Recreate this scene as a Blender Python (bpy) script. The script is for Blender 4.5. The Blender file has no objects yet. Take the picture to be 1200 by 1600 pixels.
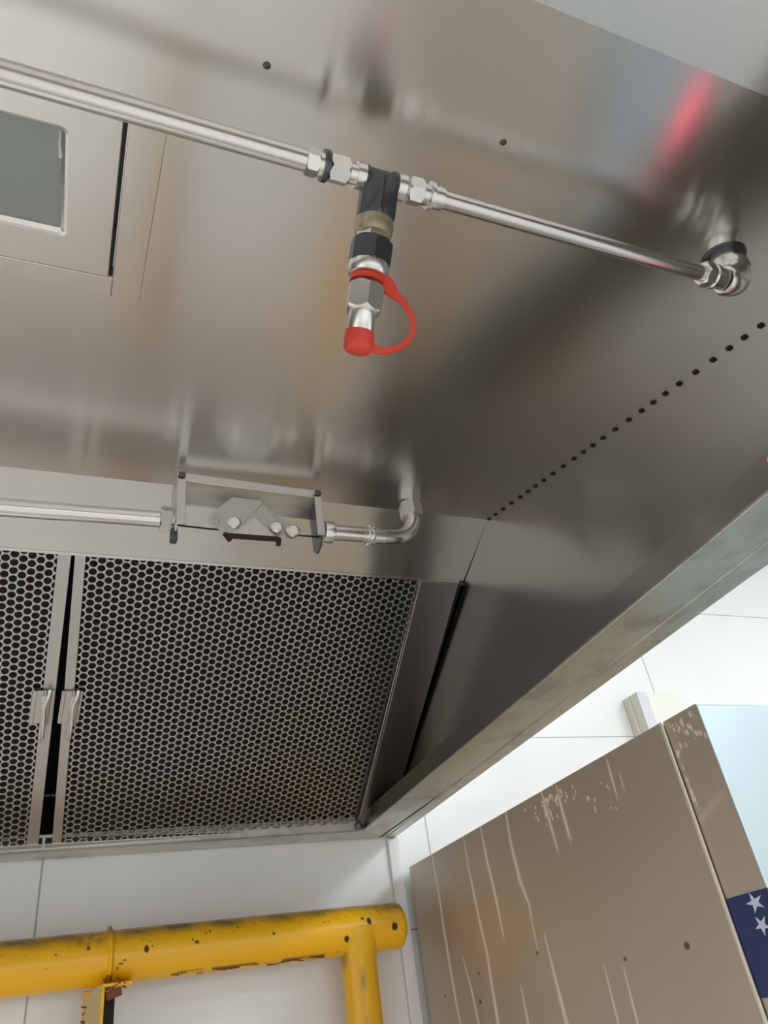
import bpy, math, random
import numpy as np
from mathutils import Vector, Matrix

sc = bpy.context.scene
S = 0.8          # metres per layout unit
H = 1.55         # camera height in metres

def W(p):
    return Vector((p[0]*S, p[1]*S, p[2]*S + H))

# ------------------------------------------------------------------ camera
cam_d = bpy.data.cameras.new('camera'); cam = bpy.data.objects.new('camera', cam_d)
sc.collection.objects.link(cam); sc.camera = cam
FPX = 1169.45
cam_d.sensor_fit = 'VERTICAL'; cam_d.sensor_height = 32.0
cam_d.lens = 32.0*FPX/1600.0
cam_d.clip_start = 0.02
xr = Vector((0.92497645, -0.35520602, -0.13508235))
yd = Vector((0.09991317, 0.57025783, -0.81536701))
fw = Vector((0.36665504, 0.74069878, 0.56296483))
M = Matrix((xr, -yd, -fw)).transposed().to_4x4()
M.translation = Vector((0, 0, H))
cam.matrix_world = M

# ------------------------------------------------------------------ view and world
sc.view_settings.view_transform = 'Standard'; sc.view_settings.look = 'None'
sc.view_settings.gamma = 1; sc.view_settings.use_curve_mapping = False
sc.view_settings.exposure = 0.14
sc.cycles.use_denoising = True
sc.cycles.max_bounces = 10; sc.cycles.diffuse_bounces = 5; sc.cycles.glossy_bounces = 8
sc.cycles.sample_clamp_indirect = 6
wd = bpy.data.worlds.new('world'); sc.world = wd; wd.use_nodes = True
wd.node_tree.nodes['Background'].inputs[0].default_value = (0.8, 0.88, 1, 1)
wd.node_tree.nodes['Background'].inputs[1].default_value = 0.25

def area(name, loc, size, power, col, rot=(0, 0, 0)):
    l = bpy.data.lights.new(name, 'AREA'); l.shape = 'RECTANGLE'; l.size, l.size_y = size
    l.energy = power; l.color = col
    o = bpy.data.objects.new(name, l); sc.collection.objects.link(o)
    o.location = loc; o.rotation_euler = rot
    return o
# room ceiling panels (world metres): x, y, size x, size y, power
CEIL = 3.0
PANELS = [(2.3, -0.1, 0.6, 1.2, 20), (0.3, -1.5, 1.2, 0.6, 96), (2.4, -1.9, 1.2, 0.6, 45), (-1.6, -0.6, 0.6, 1.2, 45)]
for i, (x, y, a, b, p) in enumerate(PANELS):
    area('panel_light', (x, y, CEIL-0.045), (a*0.94, b*0.94), p, (0.83, 0.93, 1.0) if x > 2 else (1.0, 0.98, 0.955))

# ------------------------------------------------------------------ materials
def new_mat(name):
    m = bpy.data.materials.new(name); m.use_nodes = True
    nt = m.node_tree; return m, nt, nt.nodes['Principled BSDF']
def N(nt, t, **k):
    n = nt.nodes.new(t)
    for a, b in k.items():
        if a.startswith('i_'): n.inputs[int(a[2:])].default_value = b
        else: setattr(n, a, b)
    return n
def L(nt, a, b): nt.links.new(a, b)

def plain(name, col, rough=0.5, metal=0.0, emit=None, es=0, coat=0, spec=None):
    m, nt, b = new_mat(name)
    b.inputs['Base Color'].default_value = (*col, 1); b.inputs['Roughness'].default_value = rough
    b.inputs['Metallic'].default_value = metal
    if coat: b.inputs['Coat Weight'].default_value = coat
    if emit:
        b.inputs['Emission Color'].default_value = (*emit, 1); b.inputs['Emission Strength'].default_value = es
    return m

def steel(name, col=(0.62, 0.59, 0.56), rough=0.28, aniso=0.0, tan=(1, 0, 0), grain=(2, 160, 160), gs=0.05, wave=0.02, stain=0.06, coln=0.08):
    """brushed stainless steel: grain stretched along the tangent, soft dents, faint stains"""
    m, nt, b = new_mat(name)
    b.inputs['Metallic'].default_value = 1
    tc = N(nt, 'ShaderNodeTexCoord')
    mp = N(nt, 'ShaderNodeMapping'); mp.inputs['Scale'].default_value = grain
    L(nt, tc.outputs['Object'], mp.inputs[0])
    n1 = N(nt, 'ShaderNodeTexNoise'); n1.inputs['Scale'].default_value = 6; n1.inputs['Detail'].default_value = 3
    L(nt, mp.outputs[0], n1.inputs['Vector'])
    n2 = N(nt, 'ShaderNodeTexNoise'); n2.inputs['Scale'].default_value = 3.5; n2.inputs['Detail'].default_value = 4
    L(nt, tc.outputs['Object'], n2.inputs['Vector'])
    # roughness
    r = N(nt, 'ShaderNodeMath', operation='MULTIPLY_ADD'); L(nt, n1.outputs[0], r.inputs[0]); r.inputs[1].default_value = gs*2; r.inputs[2].default_value = rough-gs
    r2 = N(nt, 'ShaderNodeMath', operation='MULTIPLY_ADD'); L(nt, n2.outputs[0], r2.inputs[0]); r2.inputs[1].default_value = stain*2; L(nt, r.outputs[0], r2.inputs[2])
    L(nt, r2.outputs[0], b.inputs['Roughness'])
    mx = N(nt, 'ShaderNodeMixRGB'); L(nt, n2.outputs[0], mx.inputs[0])
    mx.inputs[1].default_value = (col[0]*(1-coln), col[1]*(1-coln), col[2]*(1-coln*1.4), 1)
    mx.inputs[2].default_value = (min(1, col[0]*(1+coln)), min(1, col[1]*(1+coln)), min(1, col[2]*(1+coln)), 1)
    L(nt, mx.outputs[0], b.inputs['Base Color'])
    if wave:
        n3 = N(nt, 'ShaderNodeTexNoise'); n3.inputs['Scale'].default_value = 2.2; n3.inputs['Detail'].default_value = 1
        L(nt, tc.outputs['Object'], n3.inputs['Vector'])
        bp = N(nt, 'ShaderNodeBump'); bp.inputs['Strength'].default_value = 1.0; bp.inputs['Distance'].default_value = wave
        L(nt, n3.outputs[0], bp.inputs['Height']); L(nt, bp.outputs[0], b.inputs['Normal'])
    if aniso:
        b.inputs['Anisotropic'].default_value = aniso
        cv = N(nt, 'ShaderNodeCombineXYZ'); cv.inputs[0].default_value, cv.inputs[1].default_value, cv.inputs[2].default_value = tan
        L(nt, cv.outputs[0], b.inputs['Tangent'])
    return m

M_ceil = steel('hood_ceiling_steel', (0.83, 0.812, 0.795), 0.205, 0.8, (0, 1, 0), grain=(40, 3, 3), wave=0.004, gs=.004, stain=.025, coln=.04)
M_band = steel('hood_band_steel', (0.85, 0.83, 0.81), 0.19, 0.7, (0, 1, 0), grain=(40, 3, 3), wave=0.003, gs=.004, stain=.03, coln=.05)
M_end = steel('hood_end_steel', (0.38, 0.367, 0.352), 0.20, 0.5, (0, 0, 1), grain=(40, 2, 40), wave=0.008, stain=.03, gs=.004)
M_rim = steel('rim_steel', (0.58, 0.57, 0.54), 0.24, 0.0, grain=(8, 8, 8), gs=0.05, wave=0.004, stain=0.14, coln=0.30)
def add_grime(m, col, lo, hi, scale, amt):
    nt = m.node_tree; b = nt.nodes['Principled BSDF']; src = b.inputs['Base Color'].links[0].from_socket
    tc = N(nt, 'ShaderNodeTexCoord'); n = N(nt, 'ShaderNodeTexNoise'); n.inputs['Scale'].default_value = scale; n.inputs['Detail'].default_value = 7; n.inputs['Roughness'].default_value = 0.65
    L(nt, tc.outputs['Object'], n.inputs['Vector'])
    rm = N(nt, 'ShaderNodeMapRange'); rm.inputs[1].default_value = lo; rm.inputs[2].default_value = hi; rm.inputs[4].default_value = amt; L(nt, n.outputs[0], rm.inputs[0])
    mx = N(nt, 'ShaderNodeMixRGB'); L(nt, rm.outputs[0], mx.inputs[0]); L(nt, src, mx.inputs[1]); mx.inputs[2].default_value = (*col, 1); L(nt, mx.outputs[0], b.inputs['Base Color'])
add_grime(M_rim, (0.22, 0.20, 0.16), 0.52, 0.68, 9, 0.55)
M_filter = steel('filter_steel', (0.64, 0.62, 0.605), 0.34, 0.0, wave=0)
M_flange = steel('flange_steel', (0.40, 0.38, 0.365), 0.30, 0.0, grain=(20, 4, 20), wave=0.002, gs=.01)
M_pipe = steel('polished_pipe_steel', (0.78, 0.75, 0.74), 0.16, 0.0, grain=(3, 90, 90), gs=0.03, wave=0, stain=0.06)
M_fit = steel('plated_fitting_steel', (0.80, 0.78, 0.76), 0.20, 0.0, grain=(60, 60, 60), gs=0.03, wave=0.0003, stain=0.04)
M_dark = plain('dark_zinc', (0.12, 0.125, 0.135), 0.35, 0.9)
M_brass = plain('dull_brass', (0.50, 0.42, 0.30), 0.38, 0.9)
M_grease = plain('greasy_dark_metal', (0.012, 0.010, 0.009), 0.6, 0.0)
M_black = plain('black_gap', (0.01, 0.01, 0.01), 0.7)
M_red = plain('red_plastic', (0.74, 0.062, 0.036), 0.42)
M_bracket = steel('bracket_steel', (0.66, 0.64, 0.61), 0.34, 0.0, grain=(20, 20, 20), wave=0)
M_plate = plain('dull_zinc_plate', (0.62, 0.60, 0.57), 0.42, 0.45)
M_link = plain('dark_fusible_link', (0.05, 0.02, 0.015), 0.5, 0.3)
M_box = plain('cream_plastic', (0.74, 0.72, 0.64), 0.45)
M_box2 = plain('grey_tape', (0.60, 0.59, 0.63), 0.5)
M_white = plain('white_paint', (0.8, 0.8, 0.8), 0.6)
M_room = plain('room_paint', (0.72, 0.73, 0.73), 0.6)
M_lamp = plain('lamp_diffuser', (0.9, 0.9, 0.9), 0.4, emit=(0.90, 0.96, 1.0), es=5)
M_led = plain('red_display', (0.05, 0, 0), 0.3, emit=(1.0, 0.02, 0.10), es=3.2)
M_flag_w = plain('flag_white', (0.62, 0.66, 0.80), 0.45)
M_rust = plain('rust', (0.22, 0.06, 0.02), 0.85)

def glass_mat():
    m, nt, b = new_mat('frosted_glass')
    b.inputs['Base Color'].default_value = (0.62, 0.68, 0.62, 1); b.inputs['Roughness'].default_value = 0.07
    b.inputs['Transmission Weight'].default_value = 0.55; b.inputs['IOR'].default_value = 1.5
    return m
M_glass = glass_mat()

def flag_mat():
    m, nt, b = new_mat('navy_sticker')
    n = N(nt, 'ShaderNodeTexNoise'); n.inputs['Scale'].default_value = 25; tc = N(nt, 'ShaderNodeTexCoord'); L(nt, tc.outputs['Object'], n.inputs['Vector'])
    mx = N(nt, 'ShaderNodeMixRGB'); mx.inputs[1].default_value = (0.010, 0.020, 0.085, 1); mx.inputs[2].default_value = (0.020, 0.038, 0.16, 1)
    L(nt, n.outputs[0], mx.inputs[0]); L(nt, mx.outputs[0], b.inputs['Base Color']); b.inputs['Roughness'].default_value = 0.5
    return m
M_flag = flag_mat()

def tile_mat():
    """large glossy white wall tiles, thin grey joints; tiles 0.975 x 0.4895 layout units"""
    m, nt, b = new_mat('white_wall_tile')
    ge = N(nt, 'ShaderNodeNewGeometry'); sp = N(nt, 'ShaderNodeSeparateXYZ'); L(nt, ge.outputs['Position'], sp.inputs[0])
    def joint(sock, off, pitch, w):
        a = N(nt, 'ShaderNodeMath', operation='SUBTRACT'); L(nt, sock, a.inputs[0]); a.inputs[1].default_value = off
        c = N(nt, 'ShaderNodeMath', operation='DIVIDE'); L(nt, a.outputs[0], c.inputs[0]); c.inputs[1].default_value = pitch
        f = N(nt, 'ShaderNodeMath', operation='FRACT'); L(nt, c.outputs[0], f.inputs[0])
        s = N(nt, 'ShaderNodeMath', operation='SUBTRACT'); L(nt, f.outputs[0], s.inputs[0]); s.inputs[1].default_value = 0.5
        ab = N(nt, 'ShaderNodeMath', operation='ABSOLUTE'); L(nt, s.outputs[0], ab.inputs[0])
        g = N(nt, 'ShaderNodeMath', operation='GREATER_THAN'); L(nt, ab.outputs[0], g.inputs[0]); g.inputs[1].default_value = 0.5 - w/pitch/2
        return g.outputs[0]
    ax = sp.outputs['X'], sp.outputs['Y']
    jx = joint(sp.outputs['X'], -0.0145*S, 0.974*S, 0.0035)
    jz = joint(sp.outputs['Z'], H+0.197*S, 0.4925*S, 0.0028)
    mxm = N(nt, 'ShaderNodeMath', operation='MAXIMUM'); L(nt, jx, mxm.inputs[0]); L(nt, jz, mxm.inputs[1])
    mx = N(nt, 'ShaderNodeMixRGB'); L(nt, mxm.outputs[0], mx.inputs[0])
    n = N(nt, 'ShaderNodeTexNoise'); n.inputs['Scale'].default_value = 4; n.inputs['Detail'].default_value = 4; L(nt, ge.outputs['Position'], n.inputs['Vector'])
    c = N(nt, 'ShaderNodeMixRGB'); L(nt, n.outputs[0], c.inputs[0]); c.inputs[1].default_value = (0.74, 0.73, 0.71, 1); c.inputs[2].default_value = (0.82, 0.82, 0.82, 1)
    L(nt, c.outputs[0], mx.inputs[1]); mx.inputs[2].default_value = (0.38, 0.38, 0.37, 1)
    L(nt, mx.outputs[0], b.inputs['Base Color']); b.inputs['Roughness'].default_value = 0.22
    n2 = N(nt, 'ShaderNodeTexNoise'); n2.inputs['Scale'].default_value = 7; L(nt, ge.outputs['Position'], n2.inputs['Vector'])
    bp = N(nt, 'ShaderNodeBump'); bp.inputs['Strength'].default_value = 0.3; bp.inputs['Distance'].default_value = 0.004
    L(nt, n2.outputs[0], bp.inputs['Height']); L(nt, bp.outputs[0], b.inputs['Normal'])
    return m
M_tile = tile_mat()

def floor_mat():
    m, nt, b = new_mat('floor_tile')
    tc = N(nt, 'ShaderNodeNewGeometry'); br = N(nt, 'ShaderNodeTexBrick'); br.offset = 0
    br.inputs['Scale'].default_value = 1.6; br.inputs['Mortar Size'].default_value = 0.012; br.inputs['Brick Width'].default_value = 0.5; br.inputs['Row Height'].default_value = 0.5
    br.inputs['Color1'].default_value = (0.33, 0.32, 0.31, 1); br.inputs['Color2'].default_value = (0.29, 0.28, 0.27, 1); br.inputs['Mortar'].default_value = (0.12, 0.11, 0.1, 1)
    L(nt, tc.outputs['Position'], br.inputs['Vector']); L(nt, br.outputs[0], b.inputs['Base Color']); b.inputs['Roughness'].default_value = 0.45
    return m
M_floor = floor_mat()

def masked(name, c0, c1, r0, r1, m0, m1, aniso=0, tan=(0, 1, 0), vary=0.1, extra=None, wave=0.0, vary_col=None):
    """base look c0; where the vertex attribute 'mark' is 1 the look is c1; 'grime' darkens towards dirt"""
    m, nt, b = new_mat(name)
    at = N(nt, 'ShaderNodeAttribute', attribute_name='mark'); gr = N(nt, 'ShaderNodeAttribute', attribute_name='grime')
    tc = N(nt, 'ShaderNodeTexCoord')
    n = N(nt, 'ShaderNodeTexNoise'); n.inputs['Scale'].default_value = 5; n.inputs['Detail'].default_value = 5; L(nt, tc.outputs['Object'], n.inputs['Vector'])
    v = N(nt, 'ShaderNodeMixRGB'); L(nt, n.outputs[0], v.inputs[0])
    v.inputs[1].default_value = (*[c*(1-vary) for c in c0], 1)
    v.inputs[2].default_value = (*(vary_col or [min(1, c*(1+vary)) for c in c0]), 1)
    g = N(nt, 'ShaderNodeMixRGB'); L(nt, gr.outputs['Fac'], g.inputs[0]); L(nt, v.outputs[0], g.inputs[1]); g.inputs[2].default_value = (*(extra or (0.1, 0.08, 0.05)), 1)
    k = N(nt, 'ShaderNodeMixRGB'); L(nt, at.outputs['Fac'], k.inputs[0]); L(nt, g.outputs[0], k.inputs[1]); k.inputs[2].default_value = (*c1, 1)
    L(nt, k.outputs[0], b.inputs['Base Color'])
    def lerp(a, c, sock):
        q = N(nt, 'ShaderNodeMapRange'); L(nt, at.outputs['Fac'], q.inputs[0]); q.inputs[3].default_value = a; q.inputs[4].default_value = c; L(nt, q.outputs[0], sock)
    lerp(r0, r1, b.inputs['Roughness']); lerp(m0, m1, b.inputs['Metallic'])
    if wave:
        n3 = N(nt, 'ShaderNodeTexNoise'); n3.inputs['Scale'].default_value = 3; n3.inputs['Detail'].default_value = 1; L(nt, tc.outputs['Object'], n3.inputs['Vector'])
        bp = N(nt, 'ShaderNodeBump'); bp.inputs['Distance'].default_value = wave; L(nt, n3.outputs[0], bp.inputs['Height']); L(nt, bp.outputs[0], b.inputs['Normal'])
    if aniso:
        b.inputs['Anisotropic'].default_value = aniso
        cv = N(nt, 'ShaderNodeCombineXYZ'); cv.inputs[0].default_value, cv.inputs[1].default_value, cv.inputs[2].default_value = tan
        L(nt, cv.outputs[0], b.inputs['Tangent'])
    return m
M_yellow = masked('chipped_yellow_paint', (0.95, 0.455, 0.003), (0.06, 0.025, 0.015), 0.30, 0.75, 0, 0, vary=0.10, vary_col=(0.97, 0.53, 0.004), extra=(0.17, 0.12, 0.035))
M_cab = masked('stained_cabinet_steel', (0.57, 0.495, 0.41), (0.90, 0.80, 0.66), 0.50, 0.62, 0.85, 0.2, aniso=0.3, tan=(0, 0, 1), vary=0.08, extra=(0.16, 0.12, 0.09), wave=0.004)

# ------------------------------------------------------------------ mesh building (layout units in, metres out)
class MB:
    def __init__(self): self.v = []; self.f = []
    def add(self, vs, fs):
        k = len(self.v); self.v += [tuple(p) for p in vs]; self.f += [tuple(i+k for i in q) for q in fs]; return self
    def hexa(self, p):   # 8 corners: bottom ring 0-3, top ring 4-7
        return self.add(p, [(0, 3, 2, 1), (4, 5, 6, 7), (0, 1, 5, 4), (1, 2, 6, 5), (2, 3, 7, 6), (3, 0, 4, 7)])
    def box(self, x0, x1, y0, y1, z0, z1):
        return self.hexa([(x0, y0, z0), (x1, y0, z0), (x1, y1, z0), (x0, y1, z0), (x0, y0, z1), (x1, y0, z1), (x1, y1, z1), (x0, y1, z1)])
    def obox(self, c, ax, ay, az, sx, sy, sz):
        c = Vector(c); ax, ay, az = [Vector(a).normalized() for a in (ax, ay, az)]; P = []
        for k in (-1, 1):
            for i, j in ((-1, -1), (1, -1), (1, 1), (-1, 1)):
                P.append(c+ax*i*sx/2+ay*j*sy/2+az*k*sz/2)
        return self.hexa(P)
    def prism(self, poly, d):    # planar polygon extruded by vector d
        n = len(poly); d = Vector(d); a = [Vector(p) for p in poly]
        return self.add(a+[p+d for p in a], [tuple(range(n-1, -1, -1)), tuple(range(n, 2*n))]+[(i, (i+1) % n, n+(i+1) % n, n+i) for i in range(n)])
    def lathe(self, o, d, prof, n=32, capa=True, capb=True, ph=0.0, ref=None):   # prof [(t, r)]
        o = Vector(o); d = Vector(d).normalized()
        u = (Vector(ref) if ref else (Vector((0, 0, 1)) if abs(d.z) < 0.9 else Vector((1, 0, 0))))
        u = (u-d*u.dot(d)).normalized(); w = d.cross(u); vs = []; fs = []
        for t, r in prof:
            for i in range(n):
                a = ph+2*math.pi*i/n; vs.append(o+d*t+(u*math.cos(a)+w*math.sin(a))*r)
        for k in range(len(prof)-1):
            for i in range(n):
                j = (i+1) % n; fs.append((k*n+i, k*n+j, (k+1)*n+j, (k+1)*n+i))
        if capa: fs.append(tuple(range(n-1, -1, -1)))
        if capb: fs.append(tuple((len(prof)-1)*n+i for i in range(n)))
        return self.add(vs, fs)
    def hexnut(self, o, d, t0, t1, r, ch=0.12, ph=0.0, ref=None):
        """hexagonal nut with the domed chamfers of a real one"""
        o = Vector(o); d = Vector(d).normalized()
        u = (Vector(ref) if ref else (Vector((0, 0, 1)) if abs(d.z) < 0.9 else Vector((1, 0, 0))))
        u = (u-d*u.dot(d)).normalized(); w = d.cross(u); n = 48; ap = r*math.cos(math.pi/6); rings = []
        L_ = t1-t0
        def hr(a):
            a = (a % (math.pi/3))-math.pi/6; return ap/math.cos(a)
        def ring(kind):
            out = []
            for i in range(n):
                a = 2*math.pi*i/n; h = hr(a); e = (h-ap)/(r-ap)
                if kind == 0: t, q = t0, ap*0.97
                elif kind == 1: t, q = t0+L_*ch*e+L_*0.02, h
                elif kind == 2: t, q = t1-L_*ch*e-L_*0.02, h
                else: t, q = t1, ap*0.97
                aa = a+ph; out.append(o+d*t+(u*math.cos(aa)+w*math.sin(aa))*q)
            return out
        vs = sum([ring(k) for k in range(4)], []); fs = []
        for k in range(3):
            for i in range(n):
                j = (i+1) % n; fs.append((k*n+i, k*n+j, (k+1)*n+j, (k+1)*n+i))
        fs.append(tuple(range(n-1, -1, -1))); fs.append(tuple(3*n+i for i in range(n)))
        return self.add(vs, fs)
    def tube(self, pts, r, n=16, caps=True):
        pts = [Vector(p) for p in pts]; m = len(pts); rr = r if isinstance(r, (list, tuple)) else [r]*m
        T = [(pts[min(i+1, m-1)]-pts[max(i-1, 0)]).normalized() for i in range(m)]
        u = Vector((0, 0, 1)) if abs(T[0].z) < 0.9 else Vector((1, 0, 0)); vs = []; fs = []
        for i in range(m):
            u = (u-T[i]*u.dot(T[i])).normalized(); w = T[i].cross(u)
            for k in range(n):
                a = 2*math.pi*k/n; vs.append(pts[i]+(u*math.cos(a)+w*math.sin(a))*rr[i])
        for i in range(m-1):
            for k in range(n):
                j = (k+1) % n; fs.append((i*n+k, i*n+j, (i+1)*n+j, (i+1)*n+k))
        if caps: fs.append(tuple(range(n-1, -1, -1))); fs.append(tuple((m-1)*n+k for k in range(n)))
        return self.add(vs, fs)

def arc(c, r, a0, a1, u, w, n=14):
    c, u, w = Vector(c), Vector(u), Vector(w)
    return [c+(u*math.cos(a0+(a1-a0)*i/n)+w*math.sin(a0+(a1-a0)*i/n))*r for i in range(n+1)]

def thing(name, label, cat, loc, group=None):
    o = bpy.data.objects.new(name, None); sc.collection.objects.link(o)
    o.empty_display_size = 0.05
    o.location = W(loc); o['label'] = label; o['category'] = cat
    if group: o['group'] = group
    return o
def world_off(p):
    v = Vector((0, 0, 0))
    while p is not None: v += Vector(p.location); p = p.parent
    return v
def part(name, mb, mat, parent=None, bevel=0, smooth=35, label=None):
    me = bpy.data.meshes.new(name)
    off = world_off(parent)
    if parent is None:
        ws = [W(p) for p in mb.v]; c = sum(ws, Vector())/len(ws); off = c
    me.from_pydata([tuple(W(p)-off) for p in mb.v], [], mb.f); me.update()
    o = bpy.data.objects.new(name, me); sc.collection.objects.link(o)
    if parent is None: o.location = off
    else: o.parent = parent
    me.materials.append(mat)
    import bmesh
    bm = bmesh.new(); bm.from_mesh(me); bmesh.ops.recalc_face_normals(bm, faces=bm.faces); bm.to_mesh(me); bm.free()
    if smooth:
        me.shade_smooth()
        me.set_sharp_from_angle(angle=math.radians(smooth))
    if bevel:
        b = o.modifiers.new('bevel', 'BEVEL'); b.width = bevel*S; b.segments = 2; b.limit_method = 'ANGLE'; b.angle_limit = math.radians(50)
    if label: o['label'] = label
    return o
def struct(name, mb, mat, **k):
    o = part(name, mb, mat, None, **k); o['kind'] = 'structure'; return o
def single(name, mb, mat, label, cat, group=None, **k):
    o = part(name, mb, mat, None, **k); o['label'] = label; o['category'] = cat
    if group: o['group'] = group
    return o

rnd = random.Random(4)
# ------------------------------------------------------------------ room shell
YB = 2.0
X0, X1, Y0 = -3.2, 4.6, -4.0
ZF, ZC = -H/S, (CEIL-H)/S
struct('floor', MB().box(X0-.1, X1+.1, Y0-.1, YB+.1, ZF-.06, ZF), M_floor, smooth=0)
struct('ceiling', MB().box(X0-.1, X1+.1, Y0-.1, YB+.1, ZC, ZC+.06), M_room, smooth=0)
struct('wall_back', MB().box(X0-.1, X1+.1, YB, YB+.1, ZF, ZC), M_tile, smooth=0)
struct('wall_left', MB().box(X0-.1, X0, Y0, YB, ZF, ZC), M_room, smooth=0)
struct('wall_right', MB().box(X1, X1+.1, Y0, YB, ZF, ZC), M_room, smooth=0)
struct('wall_front', MB().box(X0, X1, Y0-.1, Y0, ZF, ZC), M_room, smooth=0)
# slim pale corner strip running down the tiles under the hood corner
struct('trim_1', MB().box(.835, .868, YB-.010, YB, ZF, .417), M_white, bevel=.003)
for (x, y, a, b, p) in PANELS:
    t = bpy.data.objects.new('ceiling_light', None); sc.collection.objects.link(t); t.location = (x, y, CEIL)
    lab = {0: 'flat white ceiling panel lamp over the steel fridge', 1: 'flat white ceiling panel lamp behind the camera, above the aisle',
           2: 'flat white ceiling panel lamp in the far right of the room', 3: 'flat white ceiling panel lamp left of the hood'}[PANELS.index((x, y, a, b, p))]
    t['label'] = lab; t['category'] = 'lamp'
    cx, cy = x/S, y/S; a, b = a/S, b/S; m = MB()
    for sx0, sx1, sy0, sy1 in ((-a/2-.02, a/2+.02, -b/2-.02, -b/2), (-a/2-.02, a/2+.02, b/2, b/2+.02), (-a/2-.02, -a/2, -b/2, b/2), (a/2, a/2+.02, -b/2, b/2)):
        m.box(cx+sx0, cx+sx1, cy+sy0, cy+sy1, ZC-.05, ZC)
    part('frame', m, M_white, t); part('diffuser', MB().box(cx-a/2, cx+a/2, cy-b/2, cy+b/2, ZC-.03, ZC-.005), M_lamp, t)

# ------------------------------------------------------------------ range hood
XE, XW = .81, -.83                 # end panels
R_y, R_z = 1.139, .875             # ridge between ceiling and filter band
tC = math.radians(13.7); uC = Vector((0, math.cos(tC), math.sin(tC))); nC = Vector((0, -math.sin(tC), math.cos(tC)))
RG = Vector((0, R_y, R_z))
def CP(x, y, h=0.0):               # point on the sloping hood ceiling above (x, y); h below it along the normal
    s = (y-R_y)/math.cos(tC); return Vector((x, 0, 0))+RG+uC*s-nC*h
F_y = .163; Fz = CP(0, F_y).z
B_y, B_z = 1.289, .807             # lower edge of the band
tF = math.radians(-31); uF = Vector((0, math.cos(tF), math.sin(tF))); nF = Vector((0, -math.sin(tF), math.cos(tF)))
BP = Vector((0, B_y, B_z))
def FP(x, s, h=0.0): return Vector((x, 0, 0))+BP+uF*s-nF*h
ZR = .42
YFR = -.10                          # front rim inner edge
hood = thing('range_hood', 'large brushed stainless steel extractor hood with sloping underside above the yellow gas pipe', 'extractor hood', (0, .9, ZR))

# light opening in the ceiling panel
fx0, fx1 = -.335, -.001            # opening (door panel of the lamp)
fy0, fy1 = .362, .589
m = MB(); T = nC*.006
def cslab(m, x0, x1, y0, y1, h0=0.0, th=.006):
    a = [CP(x0, y0, h0), CP(x1, y0, h0), CP(x1, y1, h0), CP(x0, y1, h0)]
    b = [p+nC*th for p in a]; m.hexa(a+b)
cslab(m, XW, fx0, F_y, R_y); cslab(m, fx1, XE+.03, F_y, R_y); cslab(m, fx0, fx1, F_y, fy0); cslab(m, fx0, fx1, fy1, R_y)
part('ceiling_panel', m, M_ceil, hood, smooth=0)
# front panel (steep) and front rim
FS = YFR-.02
m = MB(); m.hexa([(XW, FS, Fz-.012), (XE, FS, Fz-.012), (XE, F_y, Fz), (XW, F_y, Fz), (XW, FS, Fz-.006), (XE, FS, Fz-.006), (XE, F_y, Fz+.006), (XW, F_y, Fz+.006)])
part('front_shelf', m, M_ceil, hood, smooth=0)
m = MB(); m.box(XW, XE, FS-.006, FS, ZR+.002, Fz-.006); part('front_panel', m, M_ceil, hood, smooth=0)
# filter band
m = MB(); q = [Vector((XW, R_y, R_z)), Vector((XE, R_y, R_z)), Vector((XE-.002, B_y, B_z)), Vector((XW, B_y, B_z))]
m.hexa(q+[p+Vector((0, .002, .005)) for p in q])
lipd = Vector((0, .006, .012)); q2 = [q[3]+Vector((0, 0, -.001)), Vector((XE-.012, B_y, B_z-.001)), Vector((XE-.012, B_y+.005, B_z-.004)), q[3]+Vector((0, .005, -.004))]
m.hexa(q2+[p+Vector((0, .004, .010)) for p in q2])
part('filter_band', m, M_band, hood, smooth=0)
# end panels
SL = 0.0
def endpoly(x):
    return [(x, YFR-.03, ZR), (x, YFR-.03, Fz-.012), (x, F_y, Fz), (x, R_y, R_z), (x, B_y, B_z+.0), (x, YB-.012, B_z), (x, YB-.012, ZR)]
def endmesh(x, d):
    # dense grid so that soft dents can be real shape
    m = MB(); m.prism(endpoly(x), (d, 0, 0)); return m
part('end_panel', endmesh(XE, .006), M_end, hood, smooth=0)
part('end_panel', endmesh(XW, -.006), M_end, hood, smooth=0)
# outer skin of the hood
m = MB(); ys3 = [(-.16, .8165), (.60, .8165), (YB-.002, .8620)]
m.prism([(x, y, ZR+.003) for y, x in ys3]+[(x+.005, y, ZR+.003) for y, x in reversed(ys3)], (0, 0, ZC-.001-ZR-.003)); part('outer_side_panel', m, M_rim, hood, smooth=0)
m = MB(); m.box(-.894, -.888, -.16, YB-.002, ZR+.002, ZC-.001); part('outer_side_panel', m, M_rim, hood, smooth=0)
m = MB(); m.box(-.888, .812, -.166, -.160, ZR+.002, ZC-.001); part('outer_front_panel', m, M_rim, hood, smooth=0)
# rim: bottom faces with an inner upstand on all four sides
def RX(y, off=0): return .690+.026*(y-.6)/1.3*1.3+off      # inner edge of the right rim
RIN = 1.903
m = MB()
LH = .040
def rimq(pts, z0, z1): m.hexa([(x, y, z0) for x, y in pts]+[(x, y, z1) for x, y in pts])
ro = 1.994
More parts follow.
